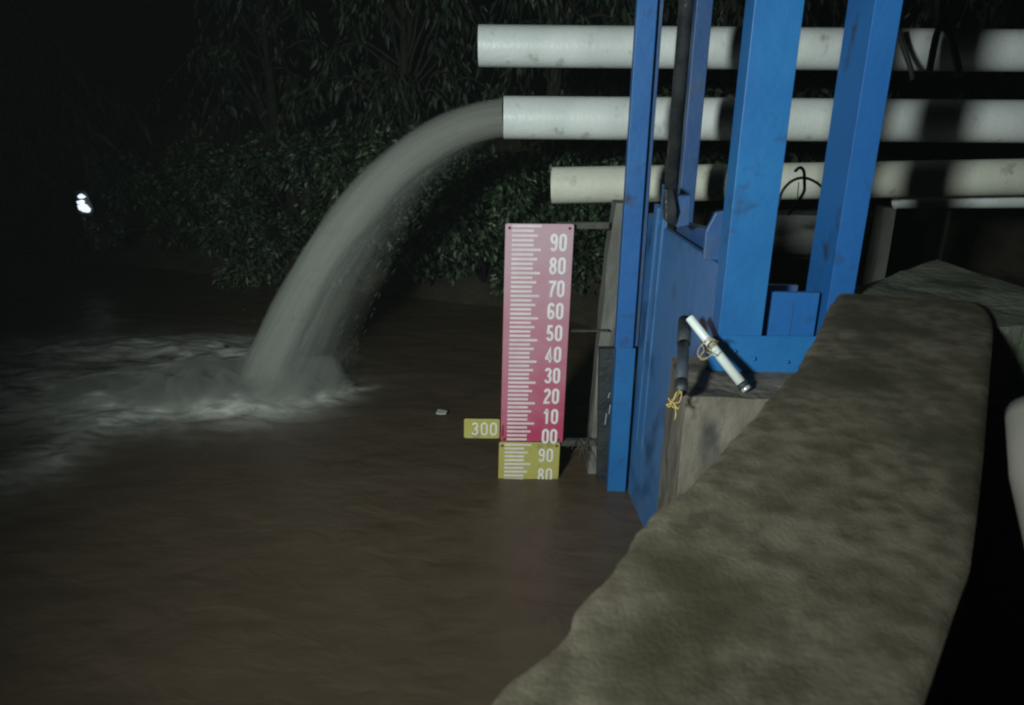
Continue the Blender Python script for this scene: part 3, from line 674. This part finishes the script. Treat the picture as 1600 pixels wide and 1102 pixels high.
drooping_tree('bank_tree', at(640,7.5), 7.5, 3.3, 1.3, 42, 'drooping leafy tree whose boughs hang just above the water jet', group=TG)
drooping_tree('bank_tree', at(860,7.3), 7.3, 3.2, 1.2, 42, 'leafy tree behind the open ends of the three pipes', group=TG)
drooping_tree('bank_tree', at(1130,6.9), 6.9, 3.2, 1.2, 50, 'dark tree seen between the pipes behind the blue gate', group=TG)
drooping_tree('bank_tree', at(60,8.8), 8.8, 3.4, 1.3, 36, 'nearly black tree at the far left below the lamp', leaf=.22, wid=.22, group=TG)
drooping_tree('bank_tree', at(1500,6.9), 6.9, 3.3, 1.6, 50, 'dark tree behind the pipes at the far right', group=TG)
for px, Y, w_, h, lab in ((300,7.9,.75,1.15,'low leafy shrub left of the falling water near the waterline'), (470,7.5,.7,1.3,'leafy shrub directly behind the falling water'), (640,7.0,.75,1.5,'bushy shrub right of the falling water under the boughs'), (760,6.7,.6,1.3,'shrub just left of the gauge at the waterline'), (900,6.4,.6,1.4,'shrub seen between the gauge and the concrete pillar')):
    shrub('bank_shrub', at(px,Y), Y, w_, h, 7000, lab, group=SG)
shrub('bank_shrub', at(1120,6.4), 6.4, .8, 1.2, 5000, 'shrub behind the sluice gate leaf', group=SG)
shrub('pale_bush', at(395,7.25), 7.2, .22, .36, 900, 'small pale bush lit at the waterline beside the falling water', leaf=.07, wid=.3, lm=2)

# ------------------------------------------------------------------ lamp far off between the trees
ml = bpy.data.materials.new('lit_lamp'); N, L, b = nodes(ml); b.inputs['Emission Color'].default_value = (.82,.9,1,1); b.inputs['Emission Strength'].default_value = 1.1
YL = 7.4
lamp = empty('distant_lamp', D(125,318,YL), 'bright bluish white lamp shining through dark leaves at far left', 'lamp')
for pl in ([(119,304),(124,300),(129,303),(134,306),(128,309),(122,308)], [(117,314),(124,312),(131,314),(129,319),(120,320)], [(119,322),(128,319),(136,322),(144,330),(142,336),(132,335),(122,330)]):
    MB().prism([D(125+(a-125)*.72, 318+(c-318)*.8, YL) for a, c in pl], (0,.04,0)).build('lit_panel', ml, lamp)
MB().prism([D(118,298,YL+.05), D(134,298,YL+.05), D(146,326,YL+.05), D(144,340,YL+.05), D(122,334,YL+.05)], (0,.04,0)).build('housing', M['rubber'], lamp)
MB().tube([D(131,336,YL+.08), D(131,336,YL+.08)-Vector((0,0,.25))], .03, 8).build('pole', M['rubber'], lamp)

# scraps on the water
for (px, py, s, lab) in ((690,645,.03,'small white scrap floating on the muddy water left of the small yellow plate'),):
    c = W(px, py, .02); v = [c+Vector((s*x, s*y*1.4, .004*z)) for x, y, z in ((-1,-.5,0),(-.2,-.9,1),(.9,-.6,0),(1.1,.2,1),(.3,.8,0),(-.8,.7,1))]
    tag(MB().prism(v, (0,0,.006)).build('floating_scrap', M['paper']), lab, 'litter')

# ------------------------------------------------------------------ damp night air
mh = bpy.data.materials.new('damp_air'); mh.use_nodes = True; N = mh.node_tree.nodes; N.remove(N['Principled BSDF'])
pv = N.new('ShaderNodeVolumePrincipled'); pv.inputs['Density'].default_value = .0018; pv.inputs['Color'].default_value = (.75,.9,.85,1)
mh.node_tree.links.new(pv.outputs[0], N['Material Output'].inputs['Volume'])
hz = MB().box((-42,-6,-13),(42,62,6)).build('haze', mh); tag(hz, kind='stuff')
